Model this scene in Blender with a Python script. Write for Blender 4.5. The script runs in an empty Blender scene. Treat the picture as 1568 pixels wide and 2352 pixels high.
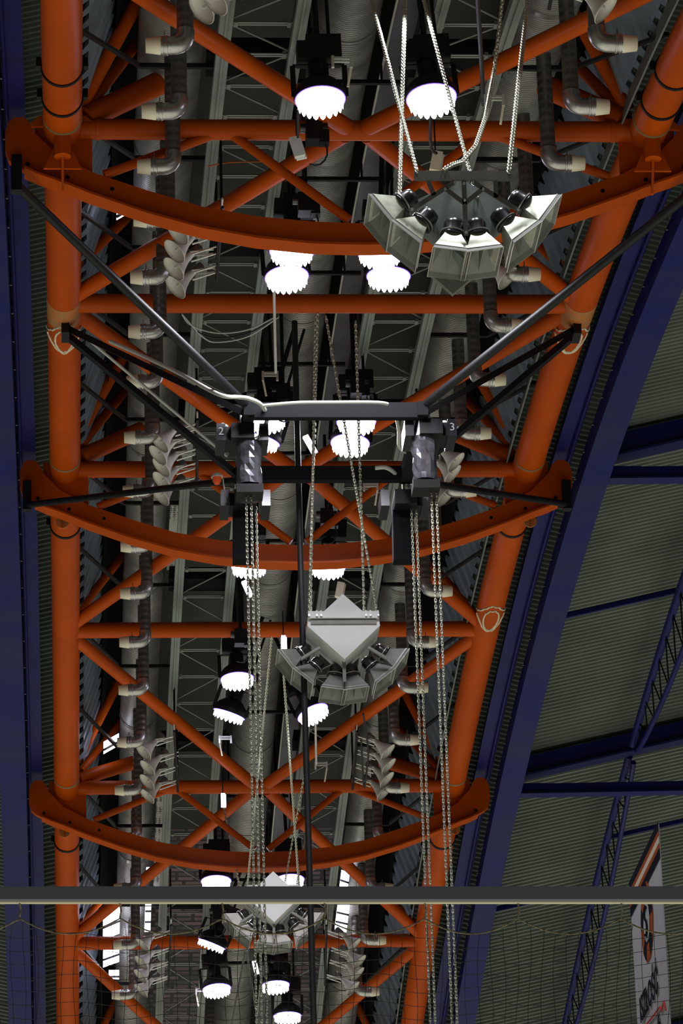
import bpy, math, random
from mathutils import Vector, Matrix, Quaternion
random.seed(7)
V = Vector
scn = bpy.context.scene
COL = scn.collection

# ------------------------------------------------------------------ camera
F, PITCH, YAW, ROLL = 9018.68, .384, .0739, .0295      # focal length in px of the 1568x2352 frame
EYE = V((.0877, 0, 2.0))
APEX_Y, APEX_Z, RAD = 47.9277, 21.6285, 80.0            # the roof truss is an arch of radius 80 m
S1, BAY, B = -12.2496, 5.6359, 6.0                      # arc length of the first node in view, bay length, truss width
hd = V((math.sin(YAW), math.cos(YAW), 0)); up = V((0, 0, 1))
FW = hd * math.cos(PITCH) + up * math.sin(PITCH)
_rt = V((math.cos(YAW), -math.sin(YAW), 0)); _u = _rt.cross(FW)
RT = _rt * math.cos(ROLL) - _u * math.sin(ROLL)
UP = _u * math.cos(ROLL) + _rt * math.sin(ROLL)
cd = bpy.data.cameras.new('camera'); cam = bpy.data.objects.new('camera', cd); COL.objects.link(cam)
cd.sensor_fit = 'VERTICAL'; cd.sensor_height = 22.2; cd.sensor_width = 14.8
cd.lens = F * 22.2 / 2352; cd.clip_start = .5; cd.clip_end = 400
cam.matrix_world = Matrix(((RT.x, UP.x, -FW.x, EYE.x), (RT.y, UP.y, -FW.y, EYE.y), (RT.z, UP.z, -FW.z, EYE.z), (0, 0, 0, 1)))
scn.camera = cam

# ------------------------------------------------------------------ light and exposure
scn.view_settings.view_transform = 'Standard'; scn.view_settings.look = 'None'
scn.view_settings.exposure = 0.0; scn.view_settings.gamma = 1.0
scn.view_settings.use_curve_mapping = False
ICE, SIDE, TOP = 1.5, .09, .02                          # brightness of the hall: lit ice below, dim stands, dark roof
w = bpy.data.worlds.new('hall'); scn.world = w; w.use_nodes = True
nt = w.node_tree; nt.nodes.clear()
tc = nt.nodes.new('ShaderNodeTexCoord'); sx = nt.nodes.new('ShaderNodeSeparateXYZ')
mr = nt.nodes.new('ShaderNodeMapRange'); mr.inputs[1].default_value = -1; mr.inputs[2].default_value = 1
cr = nt.nodes.new('ShaderNodeValToRGB'); bg = nt.nodes.new('ShaderNodeBackground'); wo = nt.nodes.new('ShaderNodeOutputWorld')
nt.links.new(tc.outputs['Generated'], sx.inputs[0]); nt.links.new(sx.outputs[2], mr.inputs[0])
nt.links.new(mr.outputs[0], cr.inputs[0]); nt.links.new(cr.outputs[0], bg.inputs[0]); nt.links.new(bg.outputs[0], wo.inputs[0])
els = cr.color_ramp.elements
els[0].position = 0.0; els[0].color = (ICE, ICE, ICE * .84, 1)
els[1].position = 1.0; els[1].color = (TOP, TOP, TOP, 1)
e = els.new(.10); e.color = (ICE * .95, ICE * .95, ICE * .80, 1)
e = els.new(.25); e.color = (SIDE * 1.6, SIDE * 1.6, SIDE * 1.4, 1)
e = els.new(.52); e.color = (SIDE * .7, SIDE * .7, SIDE * .7, 1)
bg.inputs[1].default_value = .62
LAMP_W, LENS_E, DAY_E = 210.0, 9.0, 5.0                  # floodlight spots (W), glow of a floodlight, glow of a daylight gap

# ------------------------------------------------------------------ place and shape helpers
def ray(px, py): return RT * ((px - 784) / F) - UP * ((py - 1176) / F) + FW
def far(px, py, z): return EYE + ray(px, py) * z
def at_s(X, s, h=0.0):
    a = s / RAD
    return V((X, APEX_Y + (RAD + h) * math.sin(a), APEX_Z + (RAD + h) * math.cos(a) - RAD))
def hit(px, py, h):
    """(X, s) where the sight line through a pixel meets the arch surface h metres above the truss chords"""
    d = ray(px, py); oy, oz = EYE.y - APEX_Y, EYE.z - APEX_Z + RAD; R = RAD + h
    a = d.y * d.y + d.z * d.z; b = 2 * (oy * d.y + oz * d.z); c = oy * oy + oz * oz - R * R
    t = (-b + math.sqrt(b * b - 4 * a * c)) / (2 * a)
    P = EYE + d * t
    return P.x, math.atan2(P.y - APEX_Y, P.z - APEX_Z + RAD) * RAD
def on(px, py, h): X, s = hit(px, py, h); return at_s(X, s, h)
def on_y(px, py, Y): d = ray(px, py); return EYE + d * ((Y - EYE.y) / d.y)
def node(n): return S1 + BAY * (n - 1)
def mir(p): return V((B - p.x, p.y, p.z))

def frame(ax):
    ax = ax.normalized(); r = V((0, 0, 1)) if abs(ax.z) < .9 else V((0, 1, 0))
    u = ax.cross(r).normalized(); return u, ax.cross(u).normalized()

class MB:
    def __init__(s): s.v = []; s.f = []; s.sm = []
    def add(s, vs, fs, smooth):
        o = len(s.v); s.v += [tuple(x) for x in vs]
        for f in fs: s.f.append([i + o for i in f]); s.sm.append(smooth)
        return s
    def tube(s, pts, r, n=12, caps=True):
        pts = [V(p) for p in pts]; k = len(pts); rs = r if isinstance(r, (list, tuple)) else [r] * k
        u = None; vs = []
        for i, p in enumerate(pts):
            t = (pts[min(i + 1, k - 1)] - pts[max(i - 1, 0)]).normalized()
            if u is None: u, _ = frame(t)
            u = (u - t * u.dot(t)).normalized(); q = t.cross(u)
            vs += [p + (u * math.cos(a) + q * math.sin(a)) * rs[i] for a in (2 * math.pi * j / n for j in range(n))]
        fs = [(i * n + j, i * n + (j + 1) % n, (i + 1) * n + (j + 1) % n, (i + 1) * n + j) for i in range(k - 1) for j in range(n)]
        s.add(vs, fs, True)
        if caps:
            for b in (0, (k - 1) * n):
                s.add(vs[b:b + n], [tuple(range(n))[::(-1 if b == 0 else 1)]], False)
        return s
    def lathe(s, p, ax, prof, n=20, caps=True):
        """prof: (distance along ax, radius)"""
        p = V(p); ax = V(ax).normalized(); u, q = frame(ax); vs = []
        for t, r in prof:
            vs += [p + ax * t + (u * math.cos(a) + q * math.sin(a)) * r for a in (2 * math.pi * j / n for j in range(n))]
        k = len(prof)
        fs = [(i * n + j, i * n + (j + 1) % n, (i + 1) * n + (j + 1) % n, (i + 1) * n + j) for i in range(k - 1) for j in range(n)]
        s.add(vs, fs, True)
        if caps:
            for b in (0, (k - 1) * n): s.add(vs[b:b + n], [tuple(range(n))], False)
        return s
    def box(s, c, a, b, d):
        """centre and three half-axis vectors"""
        c, a, b, d = V(c), V(a), V(b), V(d)
        vs = [c + a * i + b * j + d * k for i in (-1, 1) for j in (-1, 1) for k in (-1, 1)]
        return s.add(vs, [(0, 1, 3, 2), (4, 6, 7, 5), (0, 4, 5, 1), (2, 3, 7, 6), (0, 2, 6, 4), (1, 5, 7, 3)], False)
    def cube(s, c, x, y, z): return s.box(c, (x / 2, 0, 0), (0, y / 2, 0), (0, 0, z / 2))
    def bar(s, p, q, wd, th, side=None):
        """flat or square bar between two points"""
        p, q = V(p), V(q); t = q - p
        if side is None: a, b = frame(t)
        else:
            a = V(side); a = (a - t * (a.dot(t) / t.dot(t))).normalized(); b = t.normalized().cross(a)
        return s.box((p + q) / 2, t / 2, a * wd / 2, b * th / 2)
    def prism(s, poly, off):
        n = len(poly); poly = [V(p) for p in poly]; off = V(off); vs = poly + [p + off for p in poly]
        fs = [tuple(range(n)), tuple(range(2 * n - 1, n - 1, -1))] + [(i, i + n, (i + 1) % n + n, (i + 1) % n) for i in range(n)]
        return s.add(vs, fs, False)
    def strip(s, A, Bp, off):
        """solid band between two equally long polylines, thickened by off"""
        n = len(A); A = [V(p) for p in A]; Bp = [V(p) for p in Bp]; off = V(off)
        vs = A + Bp + [p + off for p in A] + [p + off for p in Bp]; fs = []
        for i in range(n - 1):
            fs += [(i, i + 1, n + i + 1, n + i), (2 * n + i, 3 * n + i, 3 * n + i + 1, 2 * n + i + 1),
                   (i, 2 * n + i, 2 * n + i + 1, i + 1), (n + i, n + i + 1, 3 * n + i + 1, 3 * n + i)]
        fs += [(0, n, 3 * n, 2 * n), (n - 1, 3 * n - 1, 4 * n - 1, 2 * n - 1)]
        return s.add(vs, fs, False)
    def build(s, name, mat, parent=None, base=None):
        me = bpy.data.meshes.new(name); root = V((0, 0, 0))
        p = parent
        while p is not None: root = root + p.location; p = p.parent
        base = V(base) if base is not None else V((0, 0, 0))
        sh = root + base
        me.from_pydata([(x - sh.x, y - sh.y, z - sh.z) for x, y, z in s.v], [], s.f)
        me.polygons.foreach_set('use_smooth', s.sm); me.update()
        if mat: me.materials.append(mat)
        o = bpy.data.objects.new(name, me); COL.objects.link(o); o.location = base
        if parent is not None: o.parent = parent
        return o

def tag(o, label=None, cat=None, group=None, kind=None):
    if label: o['label'] = label
    if cat: o['category'] = cat
    if group: o['group'] = group
    if kind: o['kind'] = kind
    return o
def empty(name, loc, label, cat, group=None):
    o = bpy.data.objects.new(name, None); COL.objects.link(o); o.location = V(loc); o.empty_display_size = .2
    return tag(o, label, cat, group)
def copy_tree(o, parent=None):
    c = o.copy(); COL.objects.link(c)
    if parent is not None: c.parent = parent
    for ch in [x for x in COL.objects if x.parent == o]: copy_tree(ch, c)
    return c
ORD = 'first second third fourth fifth sixth seventh eighth ninth tenth eleventh twelfth thirteenth fourteenth fifteenth sixteenth seventeenth eighteenth'.split()

# ------------------------------------------------------------------ materials
def mat(name, col, rough=.5, metal=0.0, var=0.0, vscale=3.0, col2=None, spec=.5, bump=None, emit=None):
    m = bpy.data.materials.new(name); m.use_nodes = True; t = m.node_tree; b = t.nodes['Principled BSDF']
    b.inputs['Base Color'].default_value = (*col, 1); b.inputs['Roughness'].default_value = rough
    b.inputs['Metallic'].default_value = metal; b.inputs['Specular IOR Level'].default_value = spec
    co = t.nodes.new('ShaderNodeTexCoord')
    if var or col2:
        nz = t.nodes.new('ShaderNodeTexNoise'); nz.inputs['Scale'].default_value = vscale; nz.inputs['Detail'].default_value = 5
        rp = t.nodes.new('ShaderNodeValToRGB'); t.links.new(co.outputs['Object'], nz.inputs['Vector']); t.links.new(nz.outputs[0], rp.inputs[0])
        c2 = col2 or tuple(c * (1 - var) for c in col)
        rp.color_ramp.elements[0].position = .35; rp.color_ramp.elements[1].position = .65
        rp.color_ramp.elements[0].color = (*c2, 1); rp.color_ramp.elements[1].color = (*col, 1)
        t.links.new(rp.outputs[0], b.inputs['Base Color'])
    if bump:
        axis, scale, strength, dist = bump
        wv = t.nodes.new('ShaderNodeTexWave'); wv.bands_direction = axis; wv.inputs['Scale'].default_value = scale
        wv.inputs['Distortion'].default_value = .3 if axis == 'Y' else 0
        bp = t.nodes.new('ShaderNodeBump'); bp.inputs['Strength'].default_value = strength; bp.inputs['Distance'].default_value = dist
        t.links.new(co.outputs['Object'], wv.inputs['Vector']); t.links.new(wv.outputs['Fac'], bp.inputs['Height']); t.links.new(bp.outputs[0], b.inputs['Normal'])
    if emit:
        b.inputs['Emission Color'].default_value = (*emit[0], 1); b.inputs['Emission Strength'].default_value = emit[1]
    return m
M = {
 'orange': mat('orange_paint', (.47, .068, .001), .42, var=.14, vscale=1.3, spec=.12),
 'rust': mat('brown_primer', (.33, .17, .05), .6, col2=(.5, .13, .02), vscale=7),
 'chalk': mat('cream_sealant', (.75, .66, .48), .8, var=.3, vscale=20),
 'weld': mat('brown_weld', (.2, .14, .06), .7),
 'blue': mat('blue_paint', (.006, .009, .105), .5, col2=(.016, .018, .075), vscale=.9, spec=.2),
 'deepblue': mat('deep_blue_paint', (.005, .0065, .105), .5, var=.3, vscale=2, spec=.3),
 'black': mat('black_steel', (.008, .008, .009), .5, var=.3, vscale=6, spec=.25),
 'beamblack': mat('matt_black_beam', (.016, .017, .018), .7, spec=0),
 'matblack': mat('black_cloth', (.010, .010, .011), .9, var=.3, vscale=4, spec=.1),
 'roof': mat('ribbed_roof_sheet', (.135, .155, .130), .55, var=.25, vscale=.8, spec=.25),
 'deck': mat('dark_roof_deck', (.062, .064, .055), .7, var=.3, vscale=1.2, spec=.2, bump=('Y', 9, .25, .03)),
 'tiles': mat('far_roof_deck', (.075, .07, .068), .6),
 'rail': mat('grey_green_rail', (.21, .235, .215), .45, var=.15, vscale=2),
 'lace': mat('pale_steel_rod', (.24, .25, .23), .4, metal=.3),
 'duct': mat('spiral_duct', (.36, .35, .33), .42, metal=.65, var=.35, vscale=2.2, bump=('Y', 5.6, .34, .02)),
 'pipe': mat('dull_drop_pipe', (.21, .19, .17), .42, metal=.75, var=.3, vscale=8, bump=('Z', 3.4, .3, .02)),
 'elbow': mat('zinc_elbow', (.5, .49, .46), .3, metal=.85, var=.35, vscale=12),
 'cream': mat('cream_plastic', (.82, .74, .56), .5),
 'horn': mat('pale_grey_horn', (.62, .59, .53), .42, var=.12, vscale=9),
 'silver': mat('silver_gelcoat', (.56, .58, .46), .32, metal=.3, var=.28, vscale=16),
 'lip': mat('grey_horn_lip', (.20, .205, .185), .5, var=.15, vscale=10),
 'driver': mat('black_driver', (.012, .012, .016), .25, spec=.8),
 'white': mat('white_case', (.66, .66, .64), .5, var=.06, vscale=3),
 'grey': mat('grey_bar', (.17, .165, .15), .45, metal=.3, var=.2, vscale=8),
 'board': mat('grey_green_board', (.20, .23, .21), .5, var=.3, vscale=5),
 'chain': mat('zinc_chain', (.58, .58, .47), .28, metal=.9),
 'bag': mat('shiny_plastic_wrap', (.22, .22, .25), .16, metal=.65, var=.5, vscale=9),
 'cable': mat('pale_grey_cable', (.46, .46, .42), .5),
 'darkcable': mat('black_cable', (.012, .012, .014), .6),
 'orangecable': mat('orange_cable', (.5, .1, .01), .6),
 'alu': mat('bare_aluminium', (.7, .7, .64), .35, metal=.6),
 'lens': mat('floodlight_glass', (.8, .8, .85), .4, emit=((.86, .82, 1.0), LENS_E)),
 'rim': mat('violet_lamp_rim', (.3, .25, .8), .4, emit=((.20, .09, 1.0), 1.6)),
 'day': mat('daylight_glazing', (.8, .8, .9), .4, emit=((.82, .82, 1.0), DAY_E)),
 'side': mat('blue_grey_cladding', (.23, .28, .35), .4, metal=.15, var=.3, vscale=3),
 'fascia': mat('grey_fascia', (.15, .16, .15), .5, var=.2, vscale=2),
 'perf': mat('perforated_sheet', (.45, .45, .40), .5),
 'red': mat('red_orange_lens', (.75, .09, .02), .3),
 'gpipe': mat('dark_grey_pipe', (.20, .205, .25), .6, spec=.2),
 'gtrim': mat('pale_edge_strip', (.75, .70, .50), .5),
 'net': mat('dark_net_cord', (.03, .028, .026), .9),
 'rope': mat('tan_rope', (.10, .085, .05), .9, col2=(.34, .29, .17), vscale=90),
 'cloth': mat('white_banner_cloth', (.36, .35, .37), .85, var=.08, vscale=3, spec=0),
 'print_black': mat('black_print', (.015, .016, .022), .8, spec=0),
 'print_orange': mat('orange_print', (.27, .065, .025), .8, spec=0),
 'print_red': mat('red_print', (.40, .05, .05), .8, spec=0),
 'print_cream': mat('cream_print', (.50, .42, .33), .8, spec=0),
 'print_grey': mat('grey_print', (.34, .35, .36), .8, spec=0),
 'mark': mat('white_numeral', (.30, .30, .29), .6),
 'tray': mat('grey_cable_tray', (.16, .155, .17), .4, metal=.5, var=.3, vscale=2),
 'pinkdeck': mat('red_panel', (.45, .08, .06), .5),
}
# roof deck at the far end: rows of pinkish and grey panels
_t = M['tiles'].node_tree; _b = _t.nodes['Principled BSDF']; _c = _t.nodes.new('ShaderNodeTexCoord'); _k = _t.nodes.new('ShaderNodeTexBrick')
_k.inputs['Color1'].default_value = (.21, .125, .14, 1); _k.inputs['Color2'].default_value = (.05, .052, .055, 1); _k.inputs['Mortar'].default_value = (.02, .02, .02, 1)
_k.inputs['Scale'].default_value = 1.6; _k.inputs['Mortar Size'].default_value = .05; _k.offset = 0.0; _k.squash = 1.6; _k.squash_frequency = 3; _k.inputs['Bias'].default_value = .1
_t.links.new(_c.outputs['Object'], _k.inputs['Vector']); _t.links.new(_k.outputs[0], _b.inputs['Base Color'])
# perforated sheet: rows of dark holes
_t = M['perf'].node_tree; _b = _t.nodes['Principled BSDF']; _c = _t.nodes.new('ShaderNodeTexCoord'); _k = _t.nodes.new('ShaderNodeTexVoronoi'); _k.inputs['Scale'].default_value = 16; _k.inputs['Randomness'].default_value = .15
_r = _t.nodes.new('ShaderNodeValToRGB'); _r.color_ramp.elements[0].position = .3; _r.color_ramp.elements[1].position = .42
_r.color_ramp.elements[0].color = (.03, .03, .03, 1); _r.color_ramp.elements[1].color = (.45, .45, .40, 1)
_t.links.new(_c.outputs['Object'], _k.inputs['Vector']); _t.links.new(_k.outputs['Distance'], _r.inputs[0]); _t.links.new(_r.outputs[0], _b.inputs['Base Color'])

def arc(X, sa, sb, h, step=1.2):
    n = max(2, int(abs(sb - sa) / step) + 1)
    return [at_s(X, sa + (sb - sa) * i / (n - 1), h) for i in range(n)]
SA, SB = -24.0, 30.0

# ------------------------------------------------------------------ structure: roof sheets, deck, side cladding
def ribbed(name, sect, pitch, depth, sa=SA - 6, sb=SB + 25, material='roof'):
    """roof sheet ribbed across its length; sect = [(X, h)...]"""
    rows = []; s = sa
    while s < sb:
        for ds, dh in ((0, 0), (.34, 0), (.5, 1), (.84, 1)): rows.append((s + ds * pitch, dh * depth))
        s += pitch
    n = len(sect); vs = []
    for s, dh in rows: vs += [at_s(X, s, h + dh) for X, h in sect]
    fs = [(i * n + j, i * n + j + 1, (i + 1) * n + j + 1, (i + 1) * n + j) for i in range(len(rows) - 1) for j in range(n - 1)]
    o = MB().add(vs, fs, False).build(name, M[material])
    return tag(o, kind='structure')
tag(ribbed('ceiling_right', [(6.86, .50), (10, 1.25), (16, 2.7)], .132, .055), 'grey ribbed roof sheet sloping up beyond the right blue girder', 'ceiling')
tag(ribbed('ceiling_left', [(-.86, .50), (-4, 1.25), (-8, 2.2)], .132, .055), 'grey ribbed roof sheet beyond the left blue girder', 'ceiling')
tag(ribbed('trim_1', [(-.90, .48), (.2, .74)], .158, .10), 'ribbed roof strip between the left blue girder and the left orange tube', 'ceiling')
tag(ribbed('trim_2', [(5.8, .74), (6.90, .48)], .158, .10), 'ribbed roof strip between the right orange tube and the right blue girder', 'ceiling')
def sheet(name, sect, sa, sb, m, label, cat, th=.05, kind='structure'):
    b = MB(); n = max(2, int((sb - sa) / 1.5))
    for (X0, h0), (X1, h1) in zip(sect, sect[1:]):
        A = [at_s(X0, sa + (sb - sa) * i / n, h0) for i in range(n + 1)]; Bq = [at_s(X1, sa + (sb - sa) * i / n, h1) for i in range(n + 1)]
        b.strip(A, Bq, (0, 0, th))
    o = b.build(name, M[m]); return tag(o, label, cat, kind=kind)
sheet('ceiling', [(1.2, 1.75), (2.45, 1.75), (2.55, 2.3), (3.45, 2.3), (3.55, 1.75), (4.8, 1.75)], SA, 15.2, 'deck', 'dark roof deck above the two lattice girders', 'ceiling')
sheet('ceiling_far', [(1.2, 1.75), (2.45, 1.75), (2.55, 2.3), (3.45, 2.3), (3.55, 1.75), (4.8, 1.75)], 15.2, SB + 12, 'tiles', 'far roof deck with rows of pinkish panels', 'ceiling')
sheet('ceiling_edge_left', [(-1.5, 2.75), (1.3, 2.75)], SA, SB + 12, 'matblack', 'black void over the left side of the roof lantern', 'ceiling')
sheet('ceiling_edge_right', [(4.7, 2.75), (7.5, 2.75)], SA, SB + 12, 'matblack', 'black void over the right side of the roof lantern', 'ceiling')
def cladding(name, sgn, label):
    """inclined sheet between chord and duct: ribs run up the slope"""
    X = lambda x: x if sgn < 0 else B - x
    vs = []; rows = []; s = SA; i = 0
    while s < SB + 10:
        for ds, o in ((0, 0), (.42, 0), (.5, 1), (.92, 1)): rows.append((s + ds * .38, o * .06))
        s += .38
    for s, o in rows: vs += [at_s(X(.20 + o), s, .32 + o), at_s(X(.47 + o), s, 1.14 + o)]
    fs = [(2 * i, 2 * i + 1, 2 * i + 3, 2 * i + 2) for i in range(len(rows) - 1)]
    tag(MB().add(vs, fs, False).build(name, M['side']), label, 'wall', kind='structure')
cladding('wall_left', -1, 'blue grey ribbed cladding beside the left orange tube')
cladding('wall_right', 1, 'blue grey ribbed cladding beside the right orange tube')
for sgn, nm in ((-1, 'left'), (1, 'right')):
    X = (lambda x: x) if sgn < 0 else (lambda x: B - x)
    b = MB(); n = 90; A = []; C = []
    for i in range(n + 1):
        s = SA + (SB + 10 - SA) * i / n; A.append(at_s(X(.53 + .035 * random.random()), s, 1.04 + .12 * random.random())); C.append(at_s(X(.98), s, 2.7))
    b.strip(A, C, (0, .02, .03)); o = b.build('blackout_cloth', M['matblack'])
    tag(o, 'black cloth hung along the %s side of the lantern behind the blue grey cladding' % nm, 'cloth', 'blackout cloths')
tag(MB().strip(arc(5.72, SA, SB, .05), arc(5.80, SA, SB, .42), (.02, 0, 0)).build('trim_3', M['fascia']), 'flat grey fascia beside the right orange tube', 'trim', kind='structure')

# ------------------------------------------------------------------ the orange roof truss (one welded thing)
truss = empty('roof_truss', at_s(3, node(3)), 'arched orange tubular roof truss running away down the middle of the hall', 'truss')
CH = .197
for X, lab in ((0, 'left chord tube'), (B, 'right chord tube')):
    c = MB().tube(arc(X, SA, SB, 0, .9), CH, 28).build('chord', M['orange'], truss)
    for n in (1, 3, 5):
        for ds, r, mm, nm, wd in ((-.42, .006, 'weld', 'weld_seam', .05), (1.9 if n > 1 else -1.0, .014, 'black', 'clamp_band', .055)) + (((-1.95, .014, 'black', 'clamp_band', .055),) if n == 1 else ()):
            s = node(n) + ds
            k = MB().tube([at_s(X, s - wd / 2), at_s(X, s + wd / 2)], CH + r, 28)
            if nm == 'clamp_band':
                for sg in (-1, 1): k.cube(at_s(X + sg * (CH + .03), s, .03), .05, .07, .10)
            k.build(nm, M[mm], c)
    for n in (2,):
        MB().tube([at_s(X, node(n) - .25), at_s(X, node(n) + .38)], CH + .003, 28).build('primer_patch', M['rust'], c)
    def skin(phi, s, r=CH + .004):           # a point on the underside of the chord
        return at_s(X + r * math.sin(phi), s, -r * math.cos(phi))
    for s0 in ([node(2) + .75] if X == 0 else [node(2) + .75, node(4) - .75]):
        k = MB(); rnd = random.Random(int(s0 * 10) + X)
        ring = [(1.35 * math.sin(2 * math.pi * i / 40) * .75, .34 * math.cos(2 * math.pi * i / 40)) for i in range(41)]
        k.tube([skin(a * .55, s0 + b + rnd.uniform(-.02, .02)) for a, b in ring], .013, 6)
        k.tube([skin(-1.45 + 2.9 * i / 24, s0 - .28 + .22 * math.cos(i / 24 * 6.3) + rnd.uniform(-.03, .03)) for i in range(25)], .014, 6)
        k.tube([skin(-1.3 + 2.6 * i / 24, s0 + .22 - .16 * math.cos(i / 24 * 6.3) + rnd.uniform(-.02, .02)) for i in range(25)], .012, 6)
        k.build('sealant_mark', M['chalk'], c)
for n in range(0, 8):
    s = node(n)
    b = MB().tube([at_s(.08, s), at_s(B - .08, s)], .108 if n % 2 else .113, 20).build('cross_bar', M['orange'], truss)
    for X in (.36, B - .36): MB().tube([at_s(X - .02, s), at_s(X + .02, s)], .116, 20).build('weld_seam', M['orange'], b)
    if n % 2 == 0:
        for dn in (-1, 1):
            for X in (.1, B - .1):
                MB().tube([at_s(X, s + dn * .22), at_s(3 + (-.12 if X < 3 else .12), node(n + dn) - dn * .12)], .093, 18).build('diagonal_brace', M['orange'], truss)
# sloping web tubes that climb from the chords into the lantern
def web(px0, py0, px1, py1, n, dy, r, ext=1.0):
    p0 = on_y(px0, py0, at_s(0, node(n)).y); p1 = on_y(px1, py1, at_s(0, node(n)).y + dy)
    p1 = p0 + (p1 - p0) * ext
    for f in (lambda p: p, mir): MB().tube([f(p0), f(p1)], r, 16).build('web_tube', M['orange'], truss)
web(185, 245, 318, 0, 1, -.3, .072, 1.25); web(195, 255, 312, 100, 1, .7, .062, 1.5); web(195, 272, 315, 215, 1, .3, .125, 1.4)
web(180, 1000, 285, 815, 3, -.3, .072, 1.3); web(188, 1020, 280, 905, 3, .7, .062, 1.5); web(185, 1050, 285, 1005, 3, .3, .11, 1.4)
web(178, 1750, 268, 1575, 5, -.3, .070, 1.35); web(185, 1770, 268, 1670, 5, .7, .06, 1.5); web(180, 1790, 272, 1762, 5, .3, .11, 1.4)
web(185, 605, 300, 490, 2, .4, .062, 1.4); web(180, 1405, 262, 1300, 4, .4, .062, 1.4); web(178, 2125, 250, 2050, 6, .4, .06, 1.4)
web(178, 2480, 250, 2330, 7, -.3, .07, 1.4)
# bow beams with end gussets on every second node
n3Y = at_s(0, node(3)).y; Z3 = at_s(0, node(3)).z
def prof(pts): return [(p.x, p.z - Z3) for p in (on_y(x, y, n3Y) for x, y in pts)]
top = prof([(46, 1085), (52, 1068), (62, 1060), (80, 1060), (92, 1072), (100, 1090), (140, 1130), (205, 1163), (300, 1195), (400, 1225), (500, 1243), (600, 1252), (678, 1255)])
bot = prof([(46, 1120), (52, 1140), (64, 1150), (80, 1158), (92, 1163), (105, 1169), (140, 1181), (200, 1205), (300, 1240), (400, 1268), (500, 1286), (600, 1296), (678, 1298)])
top[-1] = (3.0, top[-1][1]); bot[-1] = (3.0, bot[-1][1])
top += [(B - x, z) for x, z in reversed(top[:-1])]; bot += [(B - x, z) for x, z in reversed(bot[:-1])]
for n in (1, 3, 5, 7):
    P = at_s(0, node(n)); Y = P.y + .02
    w3 = lambda q, dy=0: V((q[0], Y + dy, P.z + q[1]))
    bow = MB().strip([w3(q, -.06) for q in top], [w3(q, -.06) for q in bot], (0, .10, 0)).build('bow_beam', M['orange'], truss)
    lo = bot[3:-3]
    MB().strip([w3((x, z - .02), -.135) for x, z in lo], [w3((x, z + .006), -.135) for x, z in lo], (0, .25, 0)).build('flange', M['orange'], bow)
    for sg in (0, 1):
        for x, z in ((-.35, -.42), (.05, -.57), (.5, -.70)): MB().tube([w3((B - x if sg else x, z), -.066), w3((B - x if sg else x, z), -.058)], .022, 10).build('bolt_hole', M['matblack'], bow)
    for sg in (0, 1):
        f = (lambda x: B - x) if sg else (lambda x: x)
        g = [(-.28, .12), (.30, .02), (.30, -.62), (-.28, -.5)]
        MB().prism([w3((f(x), z), .0) for x, z in g], (0, .05, 0)).build('gusset_plate', M['orange'], truss)
        if n > 1:
            e0 = on_y(143, 1200, n3Y + .22) - V((0, n3Y + .22, Z3)); e0 = w3((f(e0.x), e0.z), .2)
            ds = MB().lathe(e0, (0, -1, 0), [(0, .085), (.02, .085)], 18).build('eye_opening', M['rust'], truss)
            MB().cube(e0 + V((0, -.02, 0)), .014, .03, .17).build('eye_rib', M['orange'], ds)
        if n == 1:
            q = w3((f(0), 0), -.30)
            MB().tube([q + V((0, 0, .05)), q + V((0, 0, -.46))], .085, 18).build('post_stub', M['orange'], truss)
            t = [(-.085, -.32), (.085, -.32), (.19, -.56), (-.19, -.56)]
            br = MB().prism([w3((f(x), z), -.24) for x, z in t], (0, .03, 0))
            br.prism([w3((f(-.012), -.46), -.3), w3((f(.012), -.46), -.3), w3((f(.012), -.76), -.13), w3((f(-.012), -.76), -.13)], (0, .05, 0))
            br.build('bracket_plate', M['orange'], truss)
            for sgx in (-1, 1):
                MB().prism([w3((f(0) + sgx * x, z), -.12) for x, z in ((.17, .10), (.24, .10), (.32, .02), (.32, -.02), (.17, -.02))], (0, .04, 0)).build('stiffener', M['orange'], truss)
    # four thin struts from the cross bar to the bow
    for sg in (0, 1):
        f = (lambda x: B - x) if sg else (lambda x: x)
        zt = lambda x: min(top, key=lambda q: abs(q[0] - x))[1]
        MB().tube([w3((f(1.55), -.05), -.02), w3((f(.42), -.52), -.02)], .05, 14).build('bow_strut', M['orange'], truss)
        MB().tube([w3((f(1.72), -.05), -.02), w3((f(2.90), -1.02), -.02)], .05, 14).build('bow_strut', M['orange'], truss)

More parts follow.
